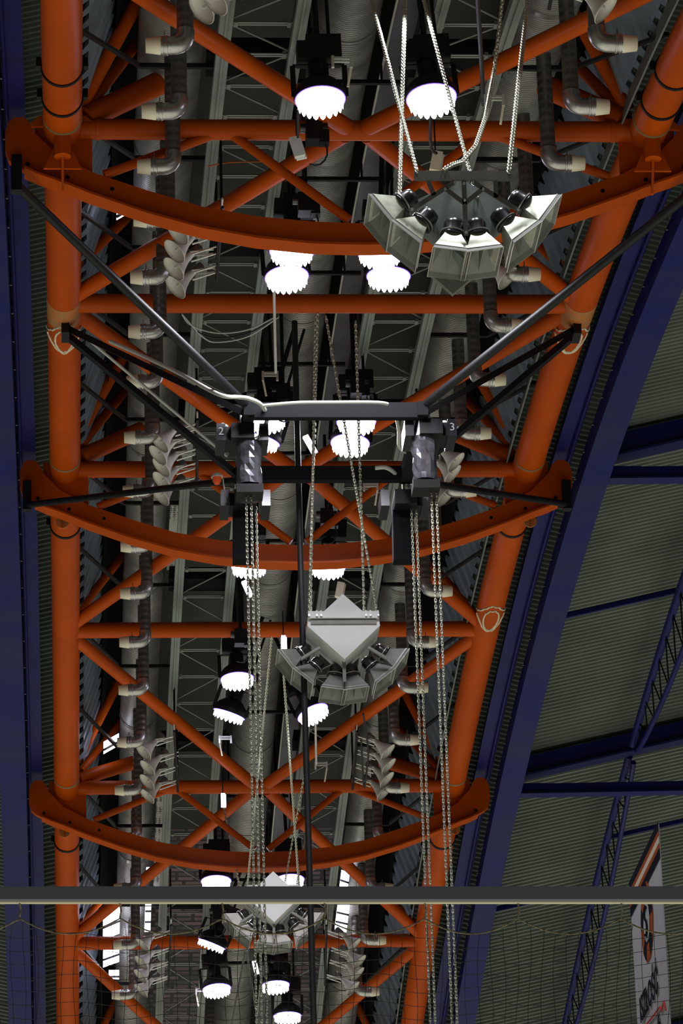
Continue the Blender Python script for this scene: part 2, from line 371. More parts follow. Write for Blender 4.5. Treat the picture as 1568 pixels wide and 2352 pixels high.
# ------------------------------------------------------------------ blue roof steel
def box_run(X0, X1, h0, h1, sa, sb):
    b = MB(); A = arc(X0, sa, sb, h0); n = len(A)
    L = [arc(X0, sa, sb, h0), arc(X1, sa, sb, h0), arc(X1, sa, sb, h1), arc(X0, sa, sb, h1)]
    vs = [p for row in zip(*L) for p in row]
    fs = [(4 * i + j, 4 * i + (j + 1) % 4, 4 * i + 4 + (j + 1) % 4, 4 * i + 4 + j) for i in range(n - 1) for j in range(4)] + [(0, 1, 2, 3), tuple(4 * (n - 1) + j for j in (3, 2, 1, 0))]
    return b.add(vs, fs, False)
SIDE2 = ((0, 'left'), (1, 'right'))
for sg, nm in SIDE2:
    f = (lambda x: B - x) if sg else (lambda x: x)
    g = empty('box_girder', at_s(f(-.86), node(3)), 'deep blue box girder running along the %s side of the orange truss' % nm, 'girder', 'blue box girders')
    gx0, gx1 = ((-.62, -1.02), (-.71, -1.07))[sg]
    box_run(f(gx1), f(gx0), -.16, .12, SA - 4, SB + 20).build('box', M['blue'], g)
    bl = MB()
    s = SA
    while s < SB:
        bl.tube([at_s(f(gx0 + .005), s, .05), at_s(f(gx0 + .03), s, .05)], .010, 6); s += .94
    tag(bl.build('bolt_row', M['grey'], g), kind='stuff')
    g2 = empty('edge_purlin', at_s(f(-.42), node(3)), 'narrow blue purlin between the %s box girder and the %s orange tube' % (nm, nm), 'beam', 'blue edge purlins')
    box_run(f(-.545), f(-.395), .25, .36, SA - 4, SB + 20).build('web', M['deepblue'], g2)
    box_run(f(-.56), f(-.38), .22, .25, SA - 4, SB + 20).build('flange', M['deepblue'], g2)
    # slender lattice above the girder
    lt = empty('lattice_purlin', at_s(f(-.6), node(3)), 'slender dark blue lattice purlin just inside the %s box girder' % nm, 'truss', 'dark lattice purlins')
    box_run(f(-.67), f(-.585), .36, .44, SA, SB).build('upper_chord', M['deepblue'], lt)
    MB().tube(arc(f(-.575), SA, SB, .17), .025, 8).build('lower_chord', M['deepblue'], lt)
    z = MB(); s = SA
    while s < SB:
        z.tube([at_s(f(-.575), s, .17), at_s(f(-.63), s + .45, .38), at_s(f(-.575), s + .9, .17)], .012, 6); s += .9
    z.build('lacing', M['black'], lt)
# fish-belly trusses and cross beams on the right-hand roof
def roof_h(X): return .50 + (X - 6.86) * .239
NMF = ['near', 'middle', 'far']
for i, n in enumerate((1, 3, 5)):
    ft = empty('fish_belly_truss', at_s(8.85, (node(n) + node(n + 2)) / 2), 'blue fish-belly truss under the right roof, %s one of three in line' % ('nearest', 'middle', 'farthest')[i], 'truss', 'blue fish-belly trusses')
    a, c = node(n) + .25, node(n + 2) - .15
    MB().tube([at_s(8.86, a + (c - a) * t / 10, .62) for t in range(11)], .062, 10).build('upper_chord', M['deepblue'], ft)
    low = lambda t: at_s(8.92, a + (c - a) * t, .50 - .62 * math.sin(math.pi * t) ** .8)
    MB().tube([low(t / 20) for t in range(21)], .042, 10).build('lower_chord', M['deepblue'], ft)
    z = MB()
    for t in range(1, 14):
        p = t / 14; q = at_s(8.86, a + (c - a) * p, .62)
        z.tube([q, low(min(1, p + .035))], .012, 6); z.tube([q, low(max(0, p - .035))], .012, 6)
    z.build('lacing', M['matblack'], ft)
for i, n in enumerate((1, 3, 5, 7)):
    s = node(n) + .12
    w_ = ('at the top edge of the picture', 'beside the upper hoists', 'halfway down the right roof', 'near the lower edge of the photo')[i]
    rb = empty('rafter', at_s(9, s, .5), 'blue sloping rafter under the right roof %s' % w_, 'beam', 'blue rafters')
    MB().bar(at_s(7.0, s, .30), at_s(15, s, roof_h(15) - .2), .30, .22, (0, 0, 1)).build('beam', M['deepblue'], rb)
    MB().bar(at_s(7.0, s - .02, .14), at_s(15, s - .02, roof_h(15) - .36), .03, .30, (0, 0, 1)).build('flange', M['blue'], rb)
    MB().bar(at_s(7.1, s + .28, .45), at_s(15, s + .28, roof_h(15) - .12), .10, .16, (0, 0, 1)).build('gutter', M['matblack'], rb)
    tb = empty('tie_beam', at_s(9, s, .1), 'blue level tie beam meeting the right box girder %s' % w_, 'beam', 'blue tie beams')
    MB().bar(at_s(7.05, s, -.03), at_s(15, s, -.03 + .1), .16, .14, (0, 0, 1)).build('beam', M['deepblue'], tb)
    MB().bar(at_s(7.05, s, -.12), at_s(15, s, -.12 + .1), .02, .22, (0, 0, 1)).build('flange', M['blue'], tb)
    MB().cube(at_s(7.30, s, -.02), .42, .15, .16).build('end_plate', M['deepblue'], tb)
for i, (px, py) in enumerate(((1300, 1368), (1530, 1932), (1180, 2048), (1420, 505))):
    X, s = hit(px, py, .9)
    a, c = ((7.1, 15), (9.0, 15), (7.1, 8.8), (7.1, 15))[i]
    p = MB().bar(at_s(a, s, roof_h(a) - .03), at_s(c, s, roof_h(c) - .03), .07, .06, (0, 0, 1)).build('roof_purlin', M['deepblue'])
    tag(p, 'thin blue purlin on the right roof ' + ('between the two sloping rafters', 'beside the slanted banner top', 'just above the grey pipe', 'crossing behind the black strut')[i], 'beam', 'thin blue purlins')
for i, n in enumerate((3, 5)):
    s = node(n) + .1
    rb = empty('rafter', at_s(-3, s, .5), 'blue rafter glimpsed left of the left box girder, %s of two' % ('upper', 'lower')[i], 'beam', 'blue rafters')
    MB().bar(at_s(-1.0, s, .30), at_s(-6, s, 1.4), .30, .2, (0, 0, 1)).build('beam', M['deepblue'], rb)

# ------------------------------------------------------------------ lattice girders, ducts, trays
for sg, nm in SIDE2:
    f = (lambda x: B - x) if sg else (lambda x: x)
    lg = empty('lattice_girder', at_s(f(1.95), node(3), .5), 'grey green ladder-like lattice girder under the %s half of the roof deck' % nm, 'girder', 'grey lattice girders')
    for X in (1.60, 2.33):
        r = box_run(f(X) - .065, f(X) + .065, .46, .56, SA, SB + 10).build('rail', M['rail'], lg)
        box_run(f(X) - .012, f(X) + .012, .43, .46, SA, SB + 10).build('lip', M['rail'], r)
    s = SA; k = 0
    while s < SB + 8:
        rung = MB(); lace = MB()
        for d in (-.03, .03): rung.tube([at_s(f(1.63), s + d, .60), at_s(f(2.30), s + d, .60)], .012, 6)
        x0, x1 = (1.66, 2.27) if k % 2 else (2.27, 1.66)
        lace.tube([at_s(f(x0), s + .08, .62), at_s(f(x1), s + .93 - .08, .62)], .011, 6)
        for X in (1.71, 2.24): rung.cube(at_s(f(X), s, .6), .04, .10, .04)
        rung.build('rung', M['lace'], lg); lace.build('lacing_rod', M['lace'], lg)
        s += .93; k += 1
    # black cross beams over the rungs at the truss nodes
    for n in range(0, 7):
        p = MB().cube(at_s(f(1.97), node(n) - .1, .75), 1.0, .5, .18).build('deck_beam', M['matblack'])
        tag(p, 'black deck beam over the %s lattice girder above cross bar %s from the top' % (nm, ORD[n]), 'beam', 'black deck beams')
    # spiral duct
    d = empty('spiral_duct', at_s(f(1.1), node(3), 1.1), 'large ribbed spiral air duct running along the %s side of the lantern' % nm, 'duct', 'spiral air ducts')
    rr = lambda s: .385 - .0035 * (s - SA) if s < 2 else .288
    pts = arc(f(1.12), SA, SB + 10, 1.1, .6)
    MB().tube(pts, [rr(SA + (SB + 10 - SA) * i / (len(pts) - 1)) for i in range(len(pts))], 32).build('body', M['duct'], d)
    s = SA + 1
    while s < SB:
        MB().tube([at_s(f(1.12), s - .05, 1.1), at_s(f(1.12), s + .05, 1.1)], rr(s) + .012, 32).build('joint_band', M['elbow'], d); s += 4.7
    # hanger rods under the duct
    q = 0; s = node(1) - 3.0
    while s < SB - 8:
        h = MB().bar(at_s(f(.17), s - 2.4, .16), at_s(f(.78), s, .62), .05, .035).bar(at_s(f(.78), s, .62), at_s(f(1.6), s, .62), .045, .05).build('duct_hanger', M['black'])
        tag(h, 'thin cranked dark hanger bar under the %s duct, %s from the top' % (nm, ORD[min(q, 17)]), 'bracket', 'duct hanger bars'); s += BAY / 2; q += 1
cdn = empty('spiral_duct', at_s(3, node(3), 1.35), 'spiral air duct along the middle of the lantern between the lattice girders', 'duct', 'spiral air ducts')
MB().tube(arc(2.97, SA, SB + 10, 1.45, .6), .335, 32).build('body', M['duct'], cdn)
s = SA + .6
while s < SB:
    MB().tube([at_s(2.97, s - .04, 1.45), at_s(2.97, s + .04, 1.45)], .346, 32).build('joint_band', M['duct'], cdn); s += 2.9
s = node(1) - 4.6; q = 0
while s < SB - 9:
    p = MB().bar(at_s(2.42, s, 1.0), at_s(3.58, s, 1.0), .045, .045).tube([at_s(2.62, s, 1.0), at_s(2.62, s, 2.15)], .014, 6).tube([at_s(3.38, s, 1.0), at_s(3.38, s, 2.15)], .014, 6).build('duct_support', M['black'])
    tag(p, 'thin black support bar under the middle duct, %s from the top' % ORD[q], 'bracket', 'middle duct supports'); s += 2.95; q += 1
tr = empty('cable_tray', at_s(3.55, node(3), 1.2), 'long grey metal cable tray to the right of the middle duct', 'tray')
box_run(3.42, 3.66, 1.22, 1.27, SA, SB).build('floor_sheet', M['tray'], tr)
MB().tube(arc(3.40, SA, SB, 1.2), .014, 8).build('edge_rail', M['cable'], tr)
MB().tube(arc(3.68, SA, SB, 1.2), .02, 8).build('edge_rail', M['black'], tr)
for i, X in enumerate((2.44, 3.78)):
    p = MB().tube(arc(X, SA, SB, .95), .035, 8).build('lamp_rail', M['black'])
    tag(p, 'black rail carrying the %s row of floodlights' % ('left', 'right')[i], 'rail', 'black lamp rails')
for i, (X, sa, sb) in enumerate(((1.86, node(4) - 2.5, node(4) - .2), (1.45, node(5) + 1.5, node(6) - .4))):
    X = 1.44
    p = MB().strip(arc(X, sa, sb, .85), arc(X + .13, sa, sb, .85), (0, 0, .02)).build('perforated_panel', M['perf'])
    tag(p, 'pale perforated metal panel beside the left lattice girder, %s one' % ('upper', 'lower')[i], 'panel', 'perforated panels')

# ------------------------------------------------------------------ drop pipes with cream nozzles
proto = empty('air_nozzle', (0, 0, 0), '', 'vent', 'cream air nozzles')
MB().tube([(0, 0, .11), (0, 0, 1.30)], .078, 18).build('drop_pipe', M['pipe'], proto)
el = [V((-.11 + .11 * math.cos(a), 0, .11 - .11 * math.sin(a))) for a in (i * math.pi / 2 / 6 for i in range(7))]
MB().tube([(0, 0, .16)] + el + [(-.17, 0, 0)], .086, 18).build('elbow', M['elbow'], proto)
cl = MB().lathe((-.16, 0, 0), (-1, 0, 0), [(0, .088), (.012, .098), (.02, .088), (.04, .088), (.045, .096), (.055, .088), (.07, .088)], 20)
cl.cube((-.19, 0, .115), .01, .01, .08); cl.build('pipe_clamp', M['elbow'], proto)
MB().lathe((-.225, 0, 0), (-1, 0, 0), [(0, .088), (.14, .070), (.14, .058), (.02, .07)], 22, False).build('nozzle', M['cream'], proto)
LN = [(428, 105), (414, 256), (397, 383), (384, 505), (372, 637), (365, 762), (358, 877), (350, 1005), (345, 1128), (337, 1255), (336, 1363), (333, 1475), (330, 1585), (325, 1705), (316, 1815), (312, 1925), (312, 2040), (311, 2170), (305, 2285)]
RN = [(1375, 100), (1318, 245), (1264, 375), (1215, 505), (1165, 630), (1127, 748), (1090, 872), (1060, 995), (1030, 1128), (1003, 1240), (980, 1358), (945, 1475), (922, 1580), (905, 1700), (882, 1810), (866, 1925), (850, 2040), (835, 2160), (822, 2278)]
ORDX = ORD + ['nineteenth']
first = True
for L, rot, nm, XX in ((LN, 0, 'left', 1.12), (RN, math.pi, 'right', 4.90)):
    for i, (px, py) in enumerate(L):
        o = proto if first else copy_tree(proto); first = False
        X, s = hit(px, py, -.47); o.location = at_s(X * .6 + XX * .4, s, -.47); o.rotation_euler.z = rot
        o['label'] = 'cream nozzle on a dull drop pipe, %s from the top in the %s row' % (ORDX[i], nm)

# ------------------------------------------------------------------ horn loudspeakers on racks
hp = empty('horn_loudspeaker', (0, 0, 0), '', 'speaker', 'pale horn loudspeakers')
ax = V((-.70, -.12, -.70)).normalized()
MB().lathe(V((0, 0, 0)), -ax, [(0, .150), (.004, .155), (.03, .132), (.10, .088), (.18, .055), (.27, .038), (.33, .034)], 28, False).build('bell', M['horn'], hp)
MB().lathe(ax * -.30, -ax, [(0, .02), (0, .05), (.12, .05), (.13, .03)], 16).build('driver', M['grey'], hp)
MB().lathe(ax * -.02, -ax, [(-.0, .012), (.02, .02), (.2, .012)], 10).build('phase_plug', M['horn'], hp)
yk = MB(); yk.bar(ax * -.26 + V((.0, -.05, .02)), ax * -.26 + V((.26, -.05, .05)), .02, .012).bar(ax * -.26 + V((.0, .05, .02)), ax * -.26 + V((.26, .05, .05)), .02, .012); yk.build('bracket', M['alu'], hp)
GR = [('left', 'at the top edge', 0, [(462, 22), (492, 2)]),
      ('left', 'under the upper bow beam', 0, [(408, 536), (400, 578), (398, 618), (402, 660)]),
      ('left', 'beside the hoist frame', 0, [(366, 1018), (362, 1046), (370, 1074), (370, 1106), (368, 1140)]),
      ('left', 'under the fifth cross bar', 0, [(329, 1728), (338, 1765), (337, 1797), (337, 1829)]),
      ('left', 'below the grey pipe', 0, [(327, 2171), (324, 2212), (322, 2243), (323, 2276)]),
      ('right', 'at the top edge', 1, [(1392, 22)]),
      ('right', 'behind the nearest speaker cluster', 1, [(1166, 640)]),
      ('right', 'beside the hoist frame', 1, [(1048, 1062), (1040, 1090), (1024, 1142)]),
      ('right', 'under the fifth cross bar', 1, [(891, 1728), (893, 1760), (889, 1791), (882, 1822)]),
      ('right', 'below the grey pipe', 1, [(815, 2171), (826, 2210), (822, 2238), (811, 2271)])]
first = True
for nm, where, sg, L in GR:
    for i, (px, py) in enumerate(L):
        o = hp if first else copy_tree(hp); first = False
        o.location = on(px, py, -.55)
        if sg: o.rotation_euler.z = math.pi - 2 * math.atan2(.70, .12) + math.pi if False else 2 * math.atan2(.70, .12)
        o.rotation_euler.x = random.uniform(-.08, .08)
        which = ('topmost', 'second from the top', 'third from the top', 'fourth from the top', 'lowest')[i] if len(L) > 1 else 'only one'
        o['label'] = 'pale horn loudspeaker on the %s rack %s, %s' % (nm, where, which)
    ps = [on(px, py, -.55) for px, py in L]; a, c = ps[0], ps[-1]
    off = V((-.47 if sg else .47, 0, .20)); e_ = (c - a).normalized() if len(L) > 1 else V((0, 1, -.1)).normalized()
    rk = empty('horn_rack', a + off, 'slim dark rack holding the %s horn loudspeakers %s' % (nm, where), 'rack', 'horn racks')
    MB().tube([a + off - e_ * .3, c + off + e_ * .3], .018, 8).build('rail', M['black'], rk)
    MB().tube([a + off - e_ * .3 + V((0, 0, .1)), c + off + e_ * .3 + V((0, 0, .1))], .012, 8).build('rail', M['alu'], rk)
    for p in ps:
        for d in (-.09, .09):
            MB().tube([p + off + V((0, d, .03)), p + off * .42 + V((0, d, .05))], .010, 6).build('cross_rod', M['alu'], rk)
    for q in ([a, c] if len(L) > 1 else [a]): MB().tube([q + off, q + off + V((0, 0, 1.1))], .016, 8).build('hanger_rod', M['black'], rk)

# ------------------------------------------------------------------ floodlights
fl = empty('floodlight', (0, 0, 0), '', 'lamp', 'hanging floodlights')
TL = math.radians(4); nrm = V((0, -math.sin(TL), -math.cos(TL))); uu = V((1, 0, 0)); vv = nrm.cross(uu)
R0 = .225
MB().lathe(-nrm * .005, -nrm, [(-.02, R0 + .022), (.0, R0 + .03), (.05, R0 + .028), (.12, R0 - .015), (.19, R0 - .09), (.22, .09), (.222, .001)], 28, False).build('hood', M['black'], fl)
MB().lathe(V((0, 0, 0)), nrm, [(.012, 0.001), (.014, R0 * .5), (.012, R0)], 28, False).build('glass', M['lens'], fl)
MB().lathe(V((0, 0, 0)), nrm, [(.0, R0), (.02, R0 + .002), (.02, R0 + .020), (.0, R0 + .022)], 32, False).build('rim', M['rim'], fl)  # added glowing ring that imitates the camera lens's violet fringe
tk = MB(); nT = 20
for i in range(nT):
    a0, a1 = 2 * math.pi * i / nT, 2 * math.pi * (i + 1) / nT; am = (a0 + a1) / 2
    P = lambda a, d, r=R0 - .004: (uu * math.cos(a) + vv * math.sin(a)) * r + nrm * d
    tk.add([P(a0, .01), P(a1, .01), P(a1, .045), P(a0 + (a1 - a0) * .8, .085), P(am, .105), P(a0 + (a1 - a0) * .2, .085), P(a0, .045)], [(0, 1, 2, 3, 4, 5, 6)], False)
tk.build('louvre_ring', M['lens'], fl)
hs = MB(); hs.lathe(-nrm * .2, -nrm, [(0, .10), (.18, .10), (.2, .07)], 20); hs.build('housing', M['black'], fl)
yb = MB(); yb.bar((-.25, 0, .02), (-.25, 0, .36), .05, .012).bar((.25, 0, .02), (.25, 0, .36), .05, .012).bar((-.25, 0, .36), (.25, 0, .36), .05, .012); yb.build('yoke', M['black'], fl)
bx = MB(); bx.cube((.06, .05, .55), .34, .22, .26).cube((-.14, .02, .50), .12, .2, .2); bx.build('ballast_box', M['black'], fl)
MB().tube([(0, 0, .36), (0, 0, 1.5)], .028, 10).tube([(.12, .05, .6), (.12, .05, 1.5)], .018, 8).build('hanger_pole', M['black'], fl)
LAMPS = [(735, 226, 'left row, nearest at the top of the picture'), (990, 223, 'right row, nearest behind the bright chains'),
 (670, 574, 'left row, half hidden by the upper bow beam'), (658, 634, 'left row, just under the upper bow beam'),
 (872, 578, 'right row, behind the upper bow beam edge'), (892, 632, 'right row, beside the nearest speaker cluster'),
 (612, 962, 'left row, under the near bar of the hoist frame'), (600, 1008, 'left row, behind the white loop of cable'),
 (818, 966, 'right row, under the near bar of the hoist frame'), (804, 1016, 'right row, inside the hoist frame'),
 (572, 1300, 'left row, peeping below the middle bow beam'), (752, 1300, 'right row, peeping below the middle bow beam'),
 (545, 1558, 'left row, below the fourth cross bar'), (527, 1638, 'left row, tilted hood above the lower diagonal'), (717, 1636, 'right row, tilted lamp below the middle speaker cluster'),
 (496, 2022, 'left row, just above the grey pipe'), (664, 2020, 'right row, behind the farthest white cluster case'),
 (487, 2166, 'left row, on the lowest cross bar'), (497, 2270, 'left row, lowest large lamp'), (632, 2262, 'right row, below the farthest cluster'), (660, 2332, 'right row, at the bottom edge')]
TILT = {13: (.25, .35), 14: (-.1, -.4), 7: (.2, .3), 17: (.25, .4)}
first = True
for i, (px, py, lab) in enumerate(LAMPS):
    o = fl if first else copy_tree(fl); first = False
    o.location = on(px, py, -.48); tx, ty = TILT.get(i, (random.uniform(-.08, .05), random.uniform(-.08, .08)))
    o.rotation_euler = (tx, ty, 0); o['label'] = 'glowing floodlight in black hood, ' + lab
    ld = bpy.data.lights.new('floodlight_beam', 'SPOT'); ld.energy = LAMP_W * (1 if i != 0 else 1); ld.color = (.93, .93, 1.0)
    ld.spot_size = math.radians(149); ld.spot_blend = .15; ld.shadow_soft_size = .2
    lo = bpy.data.objects.new('floodlight_beam', ld); COL.objects.link(lo); lo.location = on(px, py, -.48) + nrm * .12
    lo.rotation_euler = (0, 0, 0)
for X, s in ((2.45, -20.9), (3.55, -20.9), (3.1, -18.1)):   # the next lamps of the rows, above the frame
    if 1:
        ld = bpy.data.lights.new('floodlight_beam', 'SPOT'); ld.energy = LAMP_W; ld.color = (.93, .97, 1.0)
        ld.spot_size = math.radians(149); ld.spot_blend = .15; ld.shadow_soft_size = .2
        lo = bpy.data.objects.new('floodlight_beam', ld); COL.objects.link(lo); lo.location = at_s(X, s, -.6)
        lo.rotation_euler = (0, 0, 0)

def to_mesh(t, parent):
    """lettering curve -> mesh object"""
    bpy.context.view_layer.update(); dg = bpy.context.evaluated_depsgraph_get()
    me = bpy.data.meshes.new_from_object(t.evaluated_get(dg)); nm = t.name
    o = bpy.data.objects.new('x', me); COL.objects.link(o); o.parent = parent
    o.location, o.rotation_euler, o.scale = t.location, t.rotation_euler, t.scale
    bpy.data.objects.remove(t); o.name = nm; return o
# ------------------------------------------------------------------ chains
def link_ring(L, W, r, n=10, m=5):
    """one oval link in the plane of axis x (length) and y (width)"""
    vs = []; st = L - W
    path = []
    for i in range(n):
        a = 2 * math.pi * i / n; path.append(V((math.cos(a) * W / 2 + (st / 2 if math.cos(a) > 0 else -st / 2), math.sin(a) * W / 2, 0)))
    for i, p in enumerate(path):
        t = (path[(i + 1) % n] - path[i - 1]).normalized(); q = V((0, 0, 1)); u = t.cross(q)
        vs += [p + (u * math.cos(b) + q * math.sin(b)) * r for b in (2 * math.pi * j / m for j in range(m))]
    fs = [(i * m + j, i * m + (j + 1) % m, ((i + 1) % n) * m + (j + 1) % m, ((i + 1) % n) * m + j) for i in range(n) for j in range(m)]
    return vs, fs
def chain(pts, L, W, r, label, m='chain', group='hanging chains'):
    pts = [V(p) for p in pts]; seg = [(b - a).length for a, b in zip(pts, pts[1:])]; tot = sum(seg); pitch = L - 2.4 * r
    vs0, fs0 = link_ring(L, W, r); b = MB(); d = 0; k = 0; i = 0; acc = 0
    while d < tot:
        while i < len(seg) - 1 and d > acc + seg[i]: acc += seg[i]; i += 1
        t = (pts[i + 1] - pts[i]).normalized(); c = pts[i] + t * (d - acc)
        u, q = frame(t)
        if k % 2: u, q = q, u
        u2 = (u + q * .45).normalized(); q2 = t.cross(u2)
        b.add([c + t * v.x + u2 * v.y + q2 * v.z for v in vs0], fs0, True); d += pitch; k += 1
    o = b.build('chain', M[m], None, pts[0]); return tag(o, label, 'chain', group)
def sag(a, c, drop, n=10): return [a.lerp(c, i / n) + V((0, 0, -4 * drop * (i / n) * (1 - i / n))) for i in range(n + 1)]

# ------------------------------------------------------------------ the three speaker clusters
def frustum(b, c0, n_, tang, w0, y0, w1, ya, yb, ln, th=.008):
    """four-sided horn flare from a small throat to the mouth (mouth centre c, facing n_)"""
    sh = V((0, .10, 0))
    def ringp(dist, w_, a, bq): c = c0 + (sh if dist > 0 else V((0, 0, 0))); return [c - n_ * dist + tang * (-w_ / 2) + V((0, a, 0)), c - n_ * dist + tang * (w_ / 2) + V((0, a, 0)), c - n_ * dist + tang * (w_ / 2) + V((0, bq, 0)), c - n_ * dist + tang * (-w_ / 2) + V((0, bq, 0))]
    r0, r1 = ringp(ln, w0, -y0, y0), ringp(0, w1, ya, yb)
    r1i, r0i = ringp(.0, w1 - 2 * th, ya + th, yb - th), ringp(ln, w0 - 2 * th, -y0 + th, y0 - th)
    vs = r0 + r1 + r1i + r0i
    fs = []
    for k in range(3): fs += [(4 * k + j, 4 * k + (j + 1) % 4, 4 * k + 4 + (j + 1) % 4, 4 * k + 4 + j) for j in range(4)]
    b.add(vs, fs, False)
HORNS = [(-.115, -.405, 8, 1), (.135, -.405, -8, 1), (-.455, -.26, 41, 1), (.465, -.26, -39, 1), (-.645, -.06, 55, 1), (.655, -.06, -55, 1)]
def cluster(px, py, z, sc, label, cover, face):
    O = far(px, py, z); root = empty('speaker_cluster', O, label, 'speaker', 'hanging speaker clusters')
    P = lambda x, zz, y=0: O + V((x * sc, y * sc, zz * sc))
    for (mx, mz, ang, _) in HORNS:
        a = math.radians(ang); n_ = V((-math.sin(a), 0, -math.cos(a))); tg = V((math.cos(a), 0, -math.sin(a)))
        c = P(mx, mz); wd = .275 * sc; ya, yb = -.08 * sc, .42 * sc
        hb = MB(); frustum(hb, c, n_, tg, .11 * sc, .06 * sc, wd, ya, yb, .19 * sc)
        hn = hb.build('horn', M[face], root)
        lp = MB()                                                            # deep lip of the mouth
        q0 = [c + tg * (s_ * wd / 2) + V((0, y_, 0)) for s_, y_ in ((-1, ya), (1, ya), (1, yb), (-1, yb))]
        q1 = [p + n_ * .035 * sc + tg * ((-1 if k in (0, 3) else 1) * .012 * sc) + V((0, (-.02 if k < 2 else .02) * sc, 0)) for k, p in enumerate(q0)]
        q1i = [p + (c + n_ * .035 * sc - p) * .03 for p in q1]; q0i = [p + (c - p) * .03 for p in q0]
        fs = []
        for k in range(3): fs += [(4 * k + j, 4 * k + (j + 1) % 4, 4 * k + 4 + (j + 1) % 4, 4 * k + 4 + j) for j in range(4)]
        lp.add(q0 + q1 + q1i + q0i, fs, False)
        k0 = [c - n_ * .17 * sc + tg * (a_ * .05 * sc) + V((0, .10 + b_ * .055 * sc, 0)) for a_, b_ in ((-1, -1), (1, -1), (1, 1), (-1, 1))]
        lp.add(q0i + k0, [(j, (j + 1) % 4, 4 + (j + 1) % 4, 4 + j) for j in range(4)] + [(4, 5, 6, 7)], False)   # lining of the mouth
        for k in (-.5, 0, .5):                                              # fins inside the mouth
            lp.prism([c + tg * (k * wd) + V((0, ya * .9, 0)), c + tg * (k * wd) + V((0, yb * .9, 0)), c - n_ * .12 * sc + tg * (k * wd * .5) + V((0, yb * .3, 0))], tg * .006)
        lp.build('lip', M['lip'], hn)
        rm = MB(); rm.tube(q0 + [q0[0]], .006 * sc, 6); rm.tube(q1 + [q1[0]], .004 * sc, 6); rm.build('mouth_rim', M['horn'], hn)
        t0 = c - n_ * .19 * sc + V((0, .10, 0))
        dv = MB().lathe(t0 + n_ * .012 * sc, -n_, [(0, .07 * sc), (0, .098 * sc), (.014 * sc, .098 * sc), (.016 * sc, .085 * sc), (.03 * sc, .092 * sc), (.045 * sc, .082 * sc), (.10 * sc, .082 * sc), (.135 * sc, .07 * sc), (.15 * sc, .04 * sc), (.153 * sc, .001)], 24, False)
        dv.build('driver', M['driver'], hn)
        MB().lathe(t0, -n_, [(.012 * sc, .10 * sc), (.022 * sc, .10 * sc)], 24).build('clamp_ring', M['alu'], hn)
    if not cover:
        bd = MB().prism([P(-.40, .10, .16), P(0, .30, .16), P(.40, .10, .16), P(.33, -.06, .16), P(0, -.40, .16), P(-.33, -.06, .16)], (0, .22 * sc, 0)); bd.build('back_case', M['board'], root)
        fr = MB()
        for a, c in (((0, .19), (0, -.30)), ((-.07, .17), (-.44, -.09)), ((.07, .17), (.44, -.09)), ((-.15, .11), (0, -.02)), ((.15, .11), (0, -.02)), ((-.29, .20), (-.24, .05)), ((.25, .20), (.25, .03))):
            fr.bar(P(*a, -.06), P(*c, -.06), .036 * sc, .012 * sc, (0, 1, 0) if False else V((c[1] - a[1], 0, -(c[0] - a[0]))))
        fr.build('support_frame', M['grey'], root)
        bar = MB().box(P(0.0, .212, -.08), V((.395 * sc, 0, 0)), V((0, .02 * sc, 0)), V((0, 0, .036 * sc))).build('spreader_bar', M['grey'], root)
        bt = MB()
        for x in (-.37, -.29, .27, .37): bt.lathe(P(x, .255, -.08), (0, 0, -1), [(0, .014), (.02, .014)], 8)
        for x, zz in ((0, -.0), (0, .15), (0, -.28), (-.07, .16), (.07, .16), (-.42, -.08), (.42, -.08), (-.15, .1), (.15, .1)): bt.lathe(P(x, zz, -.07), (0, -1, 0), [(0, .012), (.012, .012)], 8)
        bt.build('bolt_heads', M['alu'], bar)
        mh = MB().prism([P(-.24, -.40, .44), P(.10, -.42, .44), P(-.07, -.57, .44)], (0, .05 * sc, 0)).build('deflector', M['lip'], root)
    else:
        cs = MB().prism([P(0, .655, -.28), P(.245, .42, -.28), P(.405, .42, -.28), P(.42, .26, -.28), P(.0, -.15, -.28), P(-.42, .26, -.28), P(-.405, .42, -.28), P(-.245, .42, -.28)], (0, .50 * sc, 0)).build('case', M['white'], root)
        br = MB().box(P(0, .385, -.30), V((.41 * sc, 0, 0)), V((0, .02 * sc, 0)), V((0, 0, .042 * sc))).build('spreader_bar', M['white'], root)
        gp = MB().box(P(0, .305, -.287), V((.38 * sc, 0, 0)), V((0, .008 * sc, 0)), V((0, 0, .028 * sc))).build('shadow_gap', M['grey'], root)
        sh = MB()
        for x in (-.40, -.31, -.26, .26, .31, .40): sh.lathe(P(x, .37, -.325), (0, -1, 0), [(0, .014), (.015, .014)], 8).bar(P(x, .36, -.33), P(x, .44, -.30), .016, .012)
        sh.build('shackle', M['alu'], br)
        for sg in (-1, 1):
            MB().bar(P(sg * .28, .02, -.2), P(sg * .50, -.12, -.2), .045 * sc, .03 * sc).build('horn_arm', M['lip'], root)
        MB().bar(P(0, -.10, -.15), P(0, -.38, -.15), .04 * sc, .03 * sc).build('horn_arm', M['lip'], root)
    return O, P
O1, P1 = cluster(1065, 470, 31, 1.0, 'nearest speaker cluster, open silver horns fanned under a grey bar, hung at upper right', False, 'silver')
O2, P2 = cluster(787, 1505, 45.5, 1.0, 'middle speaker cluster with a white diamond-shaped case above its horns', True, 'lip')
O3, P3 = cluster(627, 2108, 60, 1.0, 'farthest speaker cluster with a white case, half behind the grey pipe', True, 'horn')

